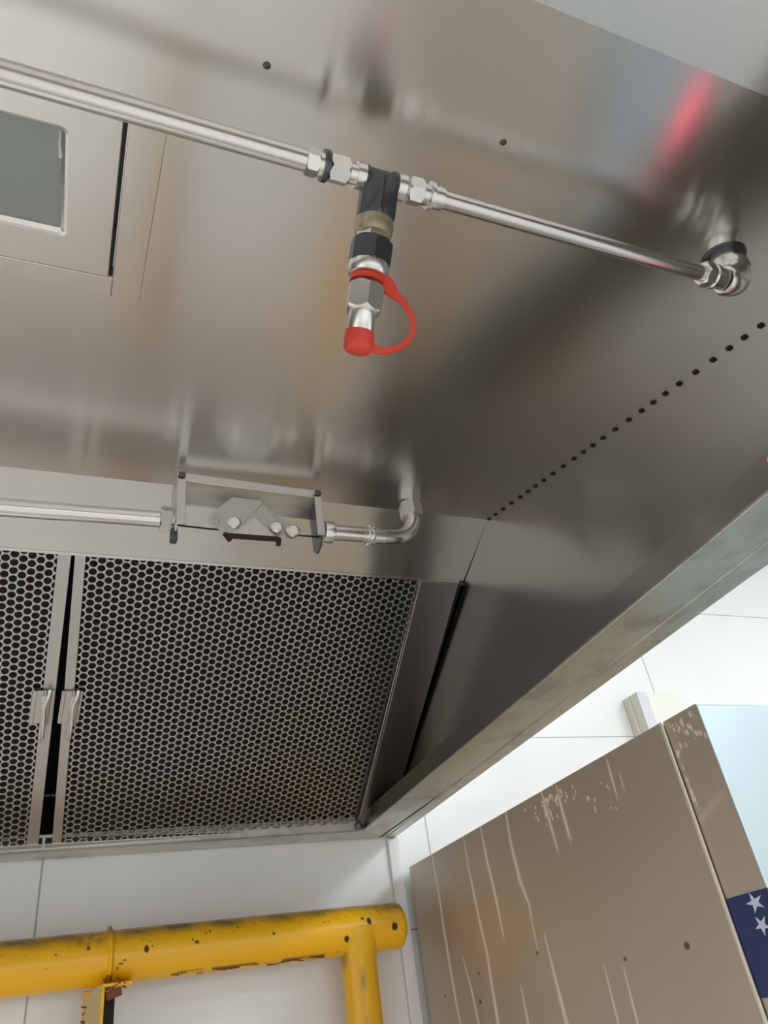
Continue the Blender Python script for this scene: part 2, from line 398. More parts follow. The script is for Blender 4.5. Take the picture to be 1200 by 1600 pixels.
# right rim bottom: inner strip then a hemmed outer strip
rin = lambda y: .6705+.0335*y
rmid = lambda y: .747+.0415*y
rout = lambda y: .794+.0365*y
m = MB(); rimq([(rin(-.14), -.14), (rmid(-.14), -.14), (rmid(ro), ro), (rin(RIN), RIN)], ZR, ZR+.005)
part('side_rim', m, M_rim, hood, bevel=.0012)
m = MB(); rimq([(rin(-.14)+.0005, -.14), (rin(-.14)+.004, -.14), (rin(RIN)+.004, RIN), (rin(RIN)+.0005, RIN)], ZR+.004, ZR+LH); part('rim_upstand', m, M_end, hood)
m = MB(); rimq([(rmid(-.14)+.002, -.14), (rout(-.14), -.14), (rout(ro)-.004, ro), (rmid(ro)+.001, ro)], ZR-.001, ZR+.012)
part('rim_hem', m, M_rim, hood, bevel=.003)
# back rim
m = MB(); rimq([(XW, RIN+.03), (rin(RIN), RIN), (rmid(ro)-.002, ro), (XW, ro)], ZR, ZR+.005)
rimq([(XW, RIN+.03), (rin(RIN), RIN), (rin(RIN), RIN+.005), (XW, RIN+.035)], ZR, ZR+LH-.004)
part('back_rim', m, M_rim, hood, bevel=.0012)
# left and front rims
m = MB(); rimq([(XW-.06, -.14), (-.72, -.14), (-.72, RIN+.03), (XW-.06, ro)], ZR, ZR+.005); rimq([(-.724, -.14), (-.72, -.14), (-.72, RIN+.03), (-.724, RIN+.03)], ZR, ZR+LH)
part('side_rim', m, M_rim, hood, bevel=.0012)
m = MB(); m.box(-.89, rout(-.14), -.165, YFR, ZR, ZR+.005); m.box(-.72, rin(-.1), YFR-.004, YFR, ZR, ZR+LH)
part('front_rim', m, M_rim, hood, bevel=.0012)
# slanting side flange right of the filter, with a thin folded lip towards it
m = MB()
x0a, x0b, x1a, x1b = .700, .727, .795, .808
sE = (RIN+.004-B_y)/math.cos(tF)
m.hexa([FP(x0a, .006, .006), FP(x1a, .006, .006), FP(x1b, sE, .008), FP(x0b, sE, .008)]+[p+nF*.005 for p in (FP(x0a, .006, .006), FP(x1a, .006, .006), FP(x1b, sE, .008), FP(x0b, sE, .008))])
m.hexa([FP(x0a-.002, .006, .008), FP(x0a, .006, .008), FP(x0b, sE, .010), FP(x0b-.002, sE, .010)]+[p+nF*.012 for p in (FP(x0a-.002, .006, .008), FP(x0a, .006, .008), FP(x0b, sE, .010), FP(x0b-.002, sE, .010))])
part('side_flange', m, M_flange, hood, bevel=.0012)
# corner bolt and band corner weld
m = MB(); m.lathe((.722, RIN-.004, ZR+.004), (0, 0, 1), [(0, .008), (.004, .010), (.012, .010), (.016, .005), (.034, .004)], 16); part('corner_bolt', m, M_dark, hood)
m = MB(); m.lathe((XE-.006, B_y+.004, B_z-.004), (1, -.3, 0), [(-.006, .002), (-.003, .005), (.003, .005), (.006, .003)], 12); part('weld_knob', m, M_dark, hood)
# small punched slots along the fold between ceiling and end panel
ys = []
y = R_y-.006
while y > .30:
    ys.append(y); y -= .0300*(1+.12*math.sin(y*37))
for y in ys:
    p = CP(XE, y); m = MB()
    m.obox(p+Vector((-.0015, 0, -.001)), uC, (1, 0, 0), nC, .0085, .0048, .004)
    part('punched_slot', m, M_black, hood, bevel=.0015)
for x, y in ((.101, .284), (.328, .284), (-.06, .215)):
    m = MB(); m.lathe(CP(x, y), -nC, [(0, .0035), (.001, .003), (.0018, .0015)], 12); part('rivet', m, M_dark, hood)
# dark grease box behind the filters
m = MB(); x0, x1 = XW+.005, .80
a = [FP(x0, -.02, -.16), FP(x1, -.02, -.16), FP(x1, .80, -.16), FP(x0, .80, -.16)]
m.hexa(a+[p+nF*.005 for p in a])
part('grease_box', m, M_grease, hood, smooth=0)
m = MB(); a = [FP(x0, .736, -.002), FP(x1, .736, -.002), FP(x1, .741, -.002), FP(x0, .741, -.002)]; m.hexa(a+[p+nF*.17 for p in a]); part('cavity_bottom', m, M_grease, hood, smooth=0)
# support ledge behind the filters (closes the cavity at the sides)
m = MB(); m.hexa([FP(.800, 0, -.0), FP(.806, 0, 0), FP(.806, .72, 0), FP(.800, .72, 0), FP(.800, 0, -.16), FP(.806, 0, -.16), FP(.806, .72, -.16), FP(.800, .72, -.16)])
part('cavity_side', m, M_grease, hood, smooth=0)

# red pilot lamp clipped on the inner edge of the right rim
pl_ = thing('pilot_lamp', 'small glowing red pilot lamp clipped to the inner edge of the right hood rim', 'indicator lamp', (.68, .39, .43))
def ry(y, dx): return rin(y)+dx
m = MB(); m.hexa([(ry(.378, -.006), .378, .413), (ry(.378, .012), .378, .413), (ry(.424, .012), .424, .413), (ry(.424, -.006), .424, .413), (ry(.378, -.006), .378, .419), (ry(.378, .012), .378, .419), (ry(.424, .012), .424, .419), (ry(.424, -.006), .424, .419)])
m.hexa([(ry(.378, -.006), .378, .419), (ry(.378, -.001), .378, .419), (ry(.424, -.001), .424, .419), (ry(.424, -.006), .424, .419), (ry(.378, -.006), .378, .450), (ry(.378, -.001), .378, .450), (ry(.424, -.001), .424, .450), (ry(.424, -.006), .424, .450)])
part('clip', m, M_dark, pl_, bevel=.001)
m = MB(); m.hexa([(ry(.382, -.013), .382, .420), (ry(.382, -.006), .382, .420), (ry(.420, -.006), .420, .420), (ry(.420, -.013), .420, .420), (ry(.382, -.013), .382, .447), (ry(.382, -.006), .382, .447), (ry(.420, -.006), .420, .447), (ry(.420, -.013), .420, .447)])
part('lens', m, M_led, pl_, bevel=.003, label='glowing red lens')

# ------------------------------------------------------------------ hood lamp (recessed, glass pane)
lamp = thing('hood_lamp', 'square recessed lamp with glass pane and flush steel surround in the hood underside', 'light fixture', tuple(CP(-.16, .475)))
GP = .0032
m = MB()    # flush surround plate around the opening
o0, o1, oy0, oy1 = -.37, .0325, .350, .622
def sl(x0, x1, y0, y1, h=.0022, th=.0022): cslab(m, x0, x1, y0, y1, h, th)
sl(o0, fx0-.001, oy0, oy1); sl(fx1+.0012, o1, oy0, oy1); sl(fx0-.001, fx1+.0012, oy0, fy0-.001); sl(fx0-.001, fx1+.0012, fy1+.001, oy1)
part('surround', m, M_ceil, lamp, bevel=.0008)
# door with window opening; gap on the right edge
dx0, dx1, dy0, dy1 = fx0+.002, fx1-.0035, fy0+.001, fy1-.0012
gx0, gx1, gy0, gy1 = -.285, -.0555, .4035, .531
def rrect(x0, x1, y0, y1, r, h, n=5):
    P = []
    for cx, cy, a0 in ((x1-r, y1-r, 0), (x0+r, y1-r, 90), (x0+r, y0+r, 180), (x1-r, y0+r, 270)):
        for i in range(n+1):
            a = math.radians(a0+90*i/n); P.append(CP(cx+r*math.cos(a), cy+r*math.sin(a), h))
    return P
rings = [rrect(dx0, dx1, dy0, dy1, .0008, -.012), rrect(dx0, dx1, dy0, dy1, .0008, .0022), rrect(dx0+.001, dx1-.001, dy0+.001, dy1-.001, .0008, .0030),
         rrect(gx0-.0065, gx1+.0065, gy0-.0065, gy1+.0065, .008, .0030), rrect(gx0-.0035, gx1+.0035, gy0-.0035, gy1+.0035, .006, .0018), rrect(gx0, gx1, gy0, gy1, .003, -.0020), rrect(gx0, gx1, gy0, gy1, .003, -.012)]
m = MB(); n = len(rings[0]); m.v = [p for r in rings for p in r]
m.f = [(k*n+i, k*n+(i+1) % n, (k+1)*n+(i+1) % n, (k+1)*n+i) for k in range(len(rings)-1) for i in range(n)]
part('door_frame', m, M_ceil, lamp, smooth=8)
m = MB(); cslab(m, gx0-.001, gx1+.001, gy0-.001, gy1+.001, -.0045, .004); part('glass_pane', m, M_glass, lamp, smooth=0)
m = MB()   # housing
cslab(m, dx0, fx1+.0, dy0, dy1, -.075, .004); cslab(m, dx0-.004, dx0, dy0, dy1, -.012, .065); cslab(m, fx1, fx1+.004, dy0, dy1, -.012, .065)
cslab(m, dx0, fx1, dy0-.004, dy0, -.012, .065); cslab(m, dx0, fx1, dy1, dy1+.004, -.012, .065)
part('housing', m, M_white, lamp, smooth=0)
# torn silicone bead at the right edge of the pane
m = MB(); m.tube([CP(gx1-.001, gy0+.004, -.0035), CP(gx1-.002, gy0+.02, -.004), CP(gx1-.001, gy0+.035, -.003)], [.0006, .0011, .0016], 8)
part('silicone_bead', m, M_white, lamp)
m = MB(); cslab(m, fx1-.0032, fx1+.0008, dy1-.014, dy1-.002, .0016, .002); part('hinge_stop', m, M_black, lamp, smooth=0)

# ------------------------------------------------------------------ grease filters with punched round holes
def perf_sheet(xa, xb, s0, s1, P, rh, h):
    """sheet with staggered round holes; columns run down the slope"""
    m = MB(); cw = P*.866; ncol = int((xb-xa)/cw); nrow = int((s1-s0)/P); K = 12
    idx = {}
    def vert(x, s, hh):
        key = (round(x*20000), round(s*20000), hh)
        if key not in idx: idx[key] = len(m.v); m.v.append(tuple(FP(x, s, hh)))
        return idx[key]
    R = P/math.sqrt(3)
    for c in range(ncol):
        cx = xa+cw*(c+.5)
        for r in range(nrow+1):
            cs = s0+P*(r+.5)+(P/2 if c % 2 else 0)
            if cs > s1: continue
            outer = []; inner = []; back = []
            for k in range(K):
                a = 2*math.pi*k/K
                ro_ = R if k % 2 == 0 else R*math.cos(math.pi/6)
                outer.append(vert(cx+ro_*math.cos(a), cs+ro_*math.sin(a), h))
                inner.append(vert(cx+rh*math.cos(a), cs+rh*math.sin(a), h))
                back.append(vert(cx+rh*math.cos(a), cs+rh*math.sin(a), h-.0026))
            for k in range(K):
                j = (k+1) % K
                m.f.append((outer[k], outer[j], inner[j], inner[k])); m.f.append((inner[k], inner[j], back[j], back[k]))
    return m
PIT = .01715; RH = PIT*.438
SF = .735
def grease_filter(xl0, xl1, xr0, xr1, bl, br, label, handle_x, rev):
    """xl0,xl1: left edge x at top / bottom; xr likewise; bl, br border widths"""
    t = thing('grease_filter', label, 'filter', tuple(FP((xl0+xr0)/2, SF/2)), 'perforated grease filters')
    def slat(m, a0, a1, b0, b1, h0, h1):   # quad along slope: a at top, b at bottom (x ranges)
        A = [FP(a0, .001, h0), FP(a1, .001, h0), FP(b1, SF, h0), FP(b0, SF, h0)]
        B = [FP(a0, .001, h1), FP(a1, .001, h1), FP(b1, SF, h1), FP(b0, SF, h1)]
        m.hexa(A+B)
    m = MB(); slat(m, xl0, xl0+bl, xl1, xl1+bl, .000, -.030); slat(m, xr0-br, xr0, xr1-br, xr1, .000, -.030)
    m.hexa([FP(xl0, SF-.012, .002), FP(xr0, SF-.012, .002), FP(xr0, SF, .002), FP(xl0, SF, .002), FP(xl0, SF-.012, -.03), FP(xr0, SF-.012, -.03), FP(xr0, SF, -.03), FP(xl0, SF, -.03)])
    part('frame', m, M_filter, t, bevel=.001)
    sm = perf_sheet(xl0+bl*.6, xr0-br*.6+PIT*.6, -.012, SF-.004, PIT, RH, -.002)
    sh = (xl1-xl0)
    sm.v = [(v[0]+sh*max(0, min(1, ((v[1]-B_y)/math.cos(tF))/SF)), v[1], v[2]) for v in sm.v]
    part('perforated_sheet', sm, M_filter, t, smooth=0)
    m = MB(); A = [FP(xl0+.004, -.005, -.022), FP(xr0-.004, -.005, -.022), FP(xr1-.004, SF, -.022), FP(xl1+.004, SF, -.022)]
    m.hexa(A+[p+nF*.003 for p in A]); part('inner_baffle', m, M_grease, t, smooth=0)
    if handle_x is not None:
        for hx, w in (handle_x,):
            s0, s1 = .312, .392
            hd = MB()
            hd.hexa([FP(hx-w/2, s0, .0025), FP(hx+w/2, s0, .0025), FP(hx+w/2-.003, s1, .0025), FP(hx-w/2-.003, s1, .0025)]+[FP(hx-w/2, s0, .0045), FP(hx+w/2, s0, .0045), FP(hx+w/2-.003, s1, .0045), FP(hx-w/2-.003, s1, .0045)])
            for k in (-.35, 0.05, .38):
                hd.tube([FP(hx+k*w, s0, .0045), FP(hx+k*w-.003, s1, .0045)], .0022, 8)
            h = part('handle', hd, M_bracket, t, bevel=.0006)
            wv = MB(); wx = hx+w*.14
            pts = [FP(wx-.002, s0-.004, .003)]+arc(FP(wx+.001, s0+.004, .012), .009, math.pi*.5, math.pi*0, -uF, -nF, 5)[0:0]
            pts = [FP(wx+.004, s0+.004, .003), FP(wx+.005, s0-.004, .010), FP(wx+.004, s0+.006, .016), FP(wx-.001, s0+.03, .018), FP(wx-.001, s1+.028, .016), FP(wx-.003, s1+.034, .014), FP(wx-.006, s1+.028, .014), FP(wx-.004, s0+.03, .015), FP(wx-.003, s0+.006, .013), FP(wx-.003, s0, .004)]
            wv.tube(pts, .0036, 10); part('wire_pull', wv, M_pipe, h)
    return t
grease_filter(-.0135, .001, .704, .728, .0195, .006, 'perforated steel grease filter right of the dark gap, its full width in view', (.009, .040), 1)
grease_filter(-.758, -.765, -.0195, -.027, .0195, .0235, 'perforated steel grease filter left of the dark gap, cut off by the photo edge', (-.044, .040), 0)

# ------------------------------------------------------------------ upper pipe with fittings
hP = .050
PY = .334
pz = CP(0, PY).z-hP/math.cos(tC)*1.0
def PX(x): return Vector((x, PY-.006*(.35-x)*1.0, pz-.0035*(.3-x)*2))
rP = .0088
FR = .78
class PMB(MB):
    def lathe(self, o, d, prof, *a, **q): return MB.lathe(self, o, d, [(t, r_*FR) for t, r_ in prof], *a, **q)
    def hexnut(self, o, d, t0, t1, r_, **q): return MB.hexnut(self, o, d, t0, t1, r_*FR, **q)
pipe = thing('steel_pipe', 'thin polished steel pipe under the hood ceiling carrying the hanging nozzle', 'pipe', tuple(PX(.21)))
m = MB(); m.tube([PX(-.75), PX(-.3), PX(.150)], .0095, 24); part('pipe_run', m, M_pipe, pipe)
m = MB(); m.tube([PX(.272), PX(.45), PX(.602)], .0084, 24); part('pipe_run', m, M_pipe, pipe)
ex = Vector((1, 0, 0))
def lx(m, x, prof, n=32, **k): m.lathe(PX(x), (1, 0.006, 0.007), prof, n, **k)
# left compression union
m = PMB(); m.hexnut(PX(.145), (1, 0, 0), 0, .012, .0155); lx(m, .145, [(.011, .0135), (.016, .0140), (.0165, .012), (.020, .012)]); part('compression_nut', m, M_fit, pipe)
m = PMB(); lx(m, .145, [(.0155, .012), (.0155, .0175), (.0185, .0180), (.0205, .0175), (.0205, .012)]); part('collar_ring', m, M_dark, pipe)
m = PMB(); m.hexnut(PX(.145), (1, 0, 0), .021, .040, .0160, ph=.3); lx(m, .145, [(.038, .0115), (.046, .0120), (.052, .0135), (.058, .0130)], 24); part('union_body', m, M_fit, pipe)
# tee
m = PMB(); lx(m, .145, [(.047, .0125), (.050, .0145), (.057, .0145), (.058, .0130), (.080, .0130), (.081, .0150), (.090, .0150), (.091, .0120)], 32)
part('tee', m, M_dark, pipe, label='dark tee fitting from which the nozzle hangs')
m = PMB(); lx(m, .145, [(.046, .0100), (.0465, .0150), (.0545, .0152), (.0550, .0120)], 24); part('tee_band', m, M_fit, pipe)
# right side
m = PMB(); lx(m, .145, [(.084, .0120), (.086, .0155), (.094, .0158), (.096, .0130), (.099, .0125)], 24); m.hexnut(PX(.145), (1, 0, 0), .097, .112, .0160, ph=.2)
part('union_body', m, M_fit, pipe)
m = PMB(); lx(m, .145, [(.111, .0130), (.118, .0125), (.119, .0165), (.122, .0168), (.123, .0130), (.128, .0140), (.133, .0135), (.134, .0108)], 28); part('compression_nut', m, M_fit, pipe)
# end elbow turning up through a hole in the hood ceiling
m = MB(); m.hexnut(PX(.598), (1, 0, 0), 0, .012, .0140); lx(m, .598, [(.012, .011), (.014, .0135), (.018, .0135), (.020, .0115), (.030, .0120)]); part('compression_nut', m, M_fit, pipe)
c0 = PX(.634); ec = c0+Vector((0, 0, .022))
pts = [c0-Vector((.004, 0, 0))]+arc(ec, .022, 0, math.pi/2, (0, 0, -1), (1, 0, 0), 12)+[c0+Vector((.022, 0, .062))]
m = MB(); m.tube(pts, [.0150]+[.0172]*(len(pts)-1), 24); part('elbow', m, M_fit, pipe)
m = MB(); m.lathe(c0+Vector((.022, 0, .022)), (0, 0, 1), [(0, .0165), (0, .0195), (.006, .0200), (.008, .0172)], 28); part('elbow_collar', m, M_fit, pipe)
hc = CP(c0.x+.022, c0.y); m = MB(); m.lathe(hc+nC*.001, -nC, [(0, .024), (.003, .0245), (.004, .023), (.004, .0165), (.0, .0165)], 32, False, False); part('hole_grommet', m, M_dark, pipe)

# ------------------------------------------------------------------ hanging nozzle
A0 = PX(.2155); 
A1 = Vector((.2040, .410, .4867))       # tip
dN = (A1-A0).normalized(); LN = (A1-A0).length
def NP(t): return A0+dN*t
class NMB(MB):
    def lathe(self, o, d, prof, *a, **q): return MB.lathe(self, o, d, [(t, r_*NR) for t, r_ in prof], *a, **q)
    def hexnut(self, o, d, t0, t1, r_, **q): return MB.hexnut(self, o, d, t0, t1, r_*NR, **q)
noz = thing('spray_nozzle', 'hanging nozzle stack of hex nuts with a bright red dust cap and strap', 'nozzle', tuple(A0))
NR = .70; k = LN/275.0      # layout length per photo pixel along the axis
m = NMB(); m.hexnut(A0, dN, .000, 71*k, .0265, ch=.10, ph=.25); part('upper_hex_socket', m, M_dark, noz)
m = NMB(); m.lathe(A0, dN, [(64.0*k, .021), (68.0*k, .0245), (76.0*k, .0252), (84.0*k, .0250), (92.0*k, .0235), (95.0*k, .020)], 40); part('lock_ring', m, M_brass, noz)
m = NMB(); m.hexnut(A0, dN, 88.0*k, 105.0*k, .0225, ph=.6); part('lock_nut', m, M_fit, noz)
m = NMB(); m.hexnut(A0, dN, 102.0*k, 146.0*k, .0285, ch=.12, ph=.25); part('middle_hex_nut', m, M_dark, noz)
m = NMB(); m.lathe(A0, dN, [(137.0*k, .022), (141.0*k, .0262), (152.0*k, .0268), (159.0*k, .0245), (161.0*k, .020), (168.0*k, .0200), (170.0*k, .017)], 40); part('swivel_base', m, M_fit, noz)
m = NMB(); m.hexnut(A0, dN, 174.0*k, 218.0*k, .0245, ch=.10, ph=.25); part('lower_hex_nut', m, M_fit, noz)
m = NMB(); m.lathe(A0, dN, [(212.0*k, .0170), (218.0*k, .0182), (224.0*k, .0172), (256.8*k, .0168), (260.0*k, .015)], 36); part('nozzle_tip', m, M_fit, noz)
cap = NMB(); cap.lathe(A0, dN, [(250.0*k, .0172), (250.5*k, .0186), (269.6*k, .0186), (276.0*k, .0182), (280.0*k, .0160), (281.8*k, .0125), (282.8*k, 0.001)], 40, True, True)
cp = part('dust_cap', cap, M_red, noz)
ring = NMB(); ring.lathe(A0, dN, [(162.0*k, .0165), (162.0*k, .0215), (170.0*k, .0218), (170.0*k, .0165)], 40, False, False); ring.f.append(()) if False else None
part('strap_ring', ring, M_red, noz)
# flat curved strap from ring to cap, flattened band
xa = Vector(xr)*.0; sd = (Vector(xr)-dN*Vector(xr).dot(dN)).normalized(); fd = dN.cross(sd)
kp = k
ctrl = [(15, 149, 9), (24, 152, 11), (33, 160, 10), (41, 170, 8), (51, 178, 5.5), (63, 190, 4.2), (73, 206, 3.8), (78, 222, 3.8), (77, 240, 3.8), (69, 256, 3.8), (56, 267, 3.8), (42, 272, 4), (30, 272, 5), (18, 268, 7)]
def cat(ps, n=6):
    out = []
    for i in range(len(ps)-1):
        p0, p1, p2, p3 = ps[max(i-1, 0)], ps[i], ps[i+1], ps[min(i+2, len(ps)-1)]
        for j in range(n):
            t = j/n; out.append(tuple(0.5*((2*p1[q])+(-p0[q]+p2[q])*t+(2*p0[q]-5*p1[q]+4*p2[q]-p3[q])*t*t+(-p0[q]+3*p1[q]-3*p2[q]+p3[q])*t**3) for q in range(len(p1))))
    out.append(tuple(ps[-1])); return out
cs = cat(ctrl); st = MB(); vs = []; nn = len(cs)
for i, (a, b, w) in enumerate(cs):
    p = NP((b+12*max(0, 1-(b-149)/150))*kp)+sd*a*kp; q0 = cs[max(i-1, 0)]; q1 = cs[min(i+1, nn-1)]
    tg = (sd*(q1[0]-q0[0])+dN*(q1[1]-q0[1])).normalized(); sdv = tg.cross(fd).normalized(); 
    for s_, t_ in ((1, 1), (1, -1), (-1, -1), (-1, 1)):
        vs.append(p+sdv*s_*w*kp*1.12+fd*t_*.0020)
fs = [(i*4+j, i*4+(j+1) % 4, (i+1)*4+(j+1) % 4, (i+1)*4+j) for i in range(nn-1) for j in range(4)]+[(3, 2, 1, 0), ((nn-1)*4, (nn-1)*4+1, (nn-1)*4+2, (nn-1)*4+3)]
st.add(vs, fs); part('cap_strap', st, M_red, noz, bevel=.0012, smooth=50)

# ------------------------------------------------------------------ lower conduit pipes and detector bracket
LY = 1.099
def LP(x): return Vector((x, LY, .7625+.016*(x+.13)/.75))
rL = .0150
cl = thing('conduit_pipe', 'polished conduit pipe entering the detector bracket from the left photo edge', 'pipe', tuple(LP(-.05)), 'conduit under the filter band')
m = MB(); m.tube([LP(-.82), LP(-.3), LP(-.025)], rL, 24); m.tube([LP(-.03), LP(.13)], rL*.94, 24); part('pipe_run', m, M_pipe, cl)
m = MB(); m.hexnut(LP(.116), (1, 0, 0), 0, .022, .0235, ph=.4); m.lathe(LP(.116), (1, 0, 0), [(.021, .0205), (.027, .0205)], 24); part('hex_nut', m, M_fit, cl)
cr = thing('conduit_pipe', 'short polished conduit pipe right of the detector bracket, bending up into the hood', 'pipe', tuple(LP(.5)), 'conduit under the filter band')
m = MB(); m.tube([LP(.418), LP(.500)], rL, 24); part('pipe_run', m, M_pipe, cr)
m = MB(); m.lathe(LP(.413), (1, 0, 0), [(0, .020), (.010, .0212), (.018, .0205), (.020, .0165)], 12); part('hex_nut', m, M_fit, cr)
m = MB(); m.lathe(LP(.492), (1, 0, 0), [(0, .0150), (.001, .0168), (.006, .0168), (.007, .0155), (.009, .0158), (.010, .0198), (.014, .0200), (.015, .0162), (.018, .0165), (.020, .0190), (.023, .0190), (.024, .0150), (.044, .0152), (.045, .0142)], 32); part('press_collar', m, M_fit, cr)
c0 = LP(.552); Re = .052; ec = c0+Vector((0, 0, Re))
pts = [c0-Vector((.02, 0, 0))]+arc(ec, Re, 0, math.pi/2, (0, 0, -1), (1, 0, 0), 16)+[c0+Vector((Re, 0, Re+.02))]
m = MB(); m.tube(pts, rL*.97, 24); part('elbow', m, M_pipe, cr)
topc = CP(c0.x+Re, LY); bz = c0.z+Re-.002
m = MB(); o = Vector((c0.x+Re, LY, bz)); hl = topc.z-bz
m.hexnut(o, (0, 0, 1), 0, hl-.004, .0235, ch=.03, ph=.35); part('hex_adapter', m, M_bracket, cr)

br = thing('detector_bracket', 'steel fire detection bracket with hanging link plates between the conduit pipes', 'bracket', tuple(LP(.27)))
# top rail: runs just under the ceiling; front face towards the camera
def BZ(x): return LP(x).z+.083-.012*(x-.139)/.263
bx0, bx1 = .139, .402
wy = .030          # half depth of the bracket
def rail(m, x0, x1, z0a, z1a, z0b, z1b, y0, y1):
    m.hexa([(x0, y0, z0a), (x1, y0, z0b), (x1, y1, z0b), (x0, y1, z0a), (x0, y0, z1a), (x1, y0, z1b), (x1, y1, z1b), (x0, y1, z1a)])
yf = LY-.034
m = MB(); rail(m, bx0, bx1, BZ(bx0)-.020, BZ(bx0)-.004, BZ(bx1)-.020, BZ(bx1)-.004, yf, yf+.004)
rail(m, bx0, bx1, BZ(bx0)-.006, BZ(bx0)-.002, BZ(bx1)-.006, BZ(bx1)-.002, yf, LY+.03)
rail(m, bx0, bx1, BZ(bx0)-.026, BZ(bx0)-.005, BZ(bx1)-.026, BZ(bx1)-.005, LY+.026, LY+.03)
part('top_rail', m, M_bracket, br, bevel=.001)
for x, sgn in ((bx0, 1), (bx1-.004, -1)):
    m = MB(); zt = BZ(x)-.006; zb = LP(x).z-.030
    poly = [(x, yf+.002, zt), (x, yf+.002, zb+.004), (x, LY-.012, zb-.012), (x, LY+.010, zb-.014), (x, LY+.026, zb+.0), (x, LY+.030, zt)]
    m.prism(poly, (.004, 0, 0))
    part('side_plate', m, M_dark if sgn < 0 else M_bracket, br, bevel=.0008)
    m = MB(); xx0, xx1 = (x, x+.016) if sgn > 0 else (x-.010, x+.004)
    m.box(xx0, xx1, yf-.004, yf, zb-.002, zt-.012); part('front_flange', m, M_bracket, br, bevel=.001)
    m = MB(); m.lathe((x+(.008 if sgn > 0 else -.003), yf-.003, BZ(x)-.012), (0, -1, 0), [(0, .0065), (.004, .0068), (.006, .005)], 6); part('corner_bolt', m, M_dark, br)
m = MB(); m.box(bx0-.006, bx0+.006, LY-.02, LY-.004, LP(.14).z-.052, LP(.14).z-.028); part('clip', m, M_dark, br, bevel=.002)
# thin cable through the bracket
m = MB(); yc = LY-.010; m.tube([(bx0, yc, LP(.14).z-.0165), (.20, yc, LP(.2).z-.0195), (bx1, yc, LP(.4).z-.0195)], .0016, 8); part('cable', m, M_black, br)
# link plates (pear shaped), pivots and the fusible link
def capsule(c0, c1, r0, r1, n=10):
    c0, c1 = Vector(c0), Vector(c1); d = (c1-c0); a = math.atan2(d.y, d.x)
    P = [(c0.x+r0*math.cos(a+math.pi/2+math.pi*i/n), c0.y+r0*math.sin(a+math.pi/2+math.pi*i/n)) for i in range(n+1)]
    P += [(c1.x+r1*math.cos(a-math.pi/2+math.pi*i/n), c1.y+r1*math.sin(a-math.pi/2+math.pi*i/n)) for i in range(n+1)]
    return P
def plate(m, P, y, th=.002): m.prism([(x, y, z) for x, z in P], (0, th, 0))
ztop = BZ(.27)-.028; zc = LP(.25).z
pl = MB()
plate(pl, [(.205, zc-.022), (.196, zc-.016), (.195, zc-.005), (.200, zc+.004), (.232, zc+.040), (.240, zc+.047), (.292, zc+.046), (.294, zc+.040), (.246, zc-.024), (.238, zc-.032), (.224, zc-.034), (.214, zc-.026)], yc-.010)
part('link_plate', pl, M_plate, br, bevel=.0006)
pl = MB(); plate(pl, capsule((.285, zc+.034), (.315, zc-.014), .012, .0155), yc-.007); part('link_plate', pl, M_plate, br, bevel=.0006)
pl = MB(); plate(pl, capsule((.288, zc+.030), (.342, zc-.013), .011, .0165), yc-.004); part('link_plate', pl, M_plate, br, bevel=.0006)
pl = MB(); plate(pl, [(.236, zc-.034), (.277, zc+.006), (.315, zc-.034)], yc-.0125); part('link_plate', pl, M_bracket, br, bevel=.0006)
def disc(x, z, y, r, mat, th=.004, name='pivot_disc'):
    mm = MB(); mm.lathe((x, y, z), (0, -1, 0), [(0, r), (th*.7, r), (th, r*.8), (th*.6, r*.72)], 28); part(name, mm, mat, br)
disc(.240, zc-.010, yc-.010, .0125, M_fit); disc(.209, zc-.010, yc-.010, .0055, M_plate)
disc(.316, zc-.013, yc-.012, .0118, M_fit); disc(.347, zc-.015, yc-.008, .0130, M_pipe)
m = MB(); m.obox((.271, yc-.014, zc-.040), (1, 0, .02), (0, 1, 0), (0, 0, 1), .094, .004, .010)
m.tube([(.222, yc-.016, zc-.038), (.232, yc-.016, zc-.052)], .0045, 10); m.tube([(.318, yc-.016, zc-.038), (.316, yc-.016, zc-.053)], .0045, 10)
part('fusible_link', m, M_link, br, bevel=.001, label='dark heat-sensitive link')

# ------------------------------------------------------------------ yellow gas pipe
GY, GZ, GR = 1.90, .1995, .0505
gas = thing('gas_pipe', 'thick yellow gas pipe with chipped paint and a downward branch, before the tiled wall', 'pipe', (.3, GY, GZ))
def add_attr(o, name, vals):
    a = o.data.attributes.new(name, 'FLOAT', 'POINT'); a.data.foreach_set('value', np.asarray(vals, dtype=np.float32))
def fbm(x, y, z, sc_, seed):
    r = np.random.default_rng(seed); out = np.zeros_like(x); amp = 1; tot = 0
    for o_ in range(5):
        k_ = r.normal(size=(7, 3))*sc_*(1.8**o_); ph = r.uniform(0, 6.28, 7)
        out += amp*sum(np.sin(k_[i, 0]*x+k_[i, 1]*y+k_[i, 2]*z+ph[i]) for i in range(7))/3.2; tot += amp; amp *= .62
    return out/tot
def gas_surface(px, pz):     # front point of the main pipe at height offset pz
    return np.array([px, GY-math.sqrt(max(0, GR*GR-pz*pz)), GZ+pz])
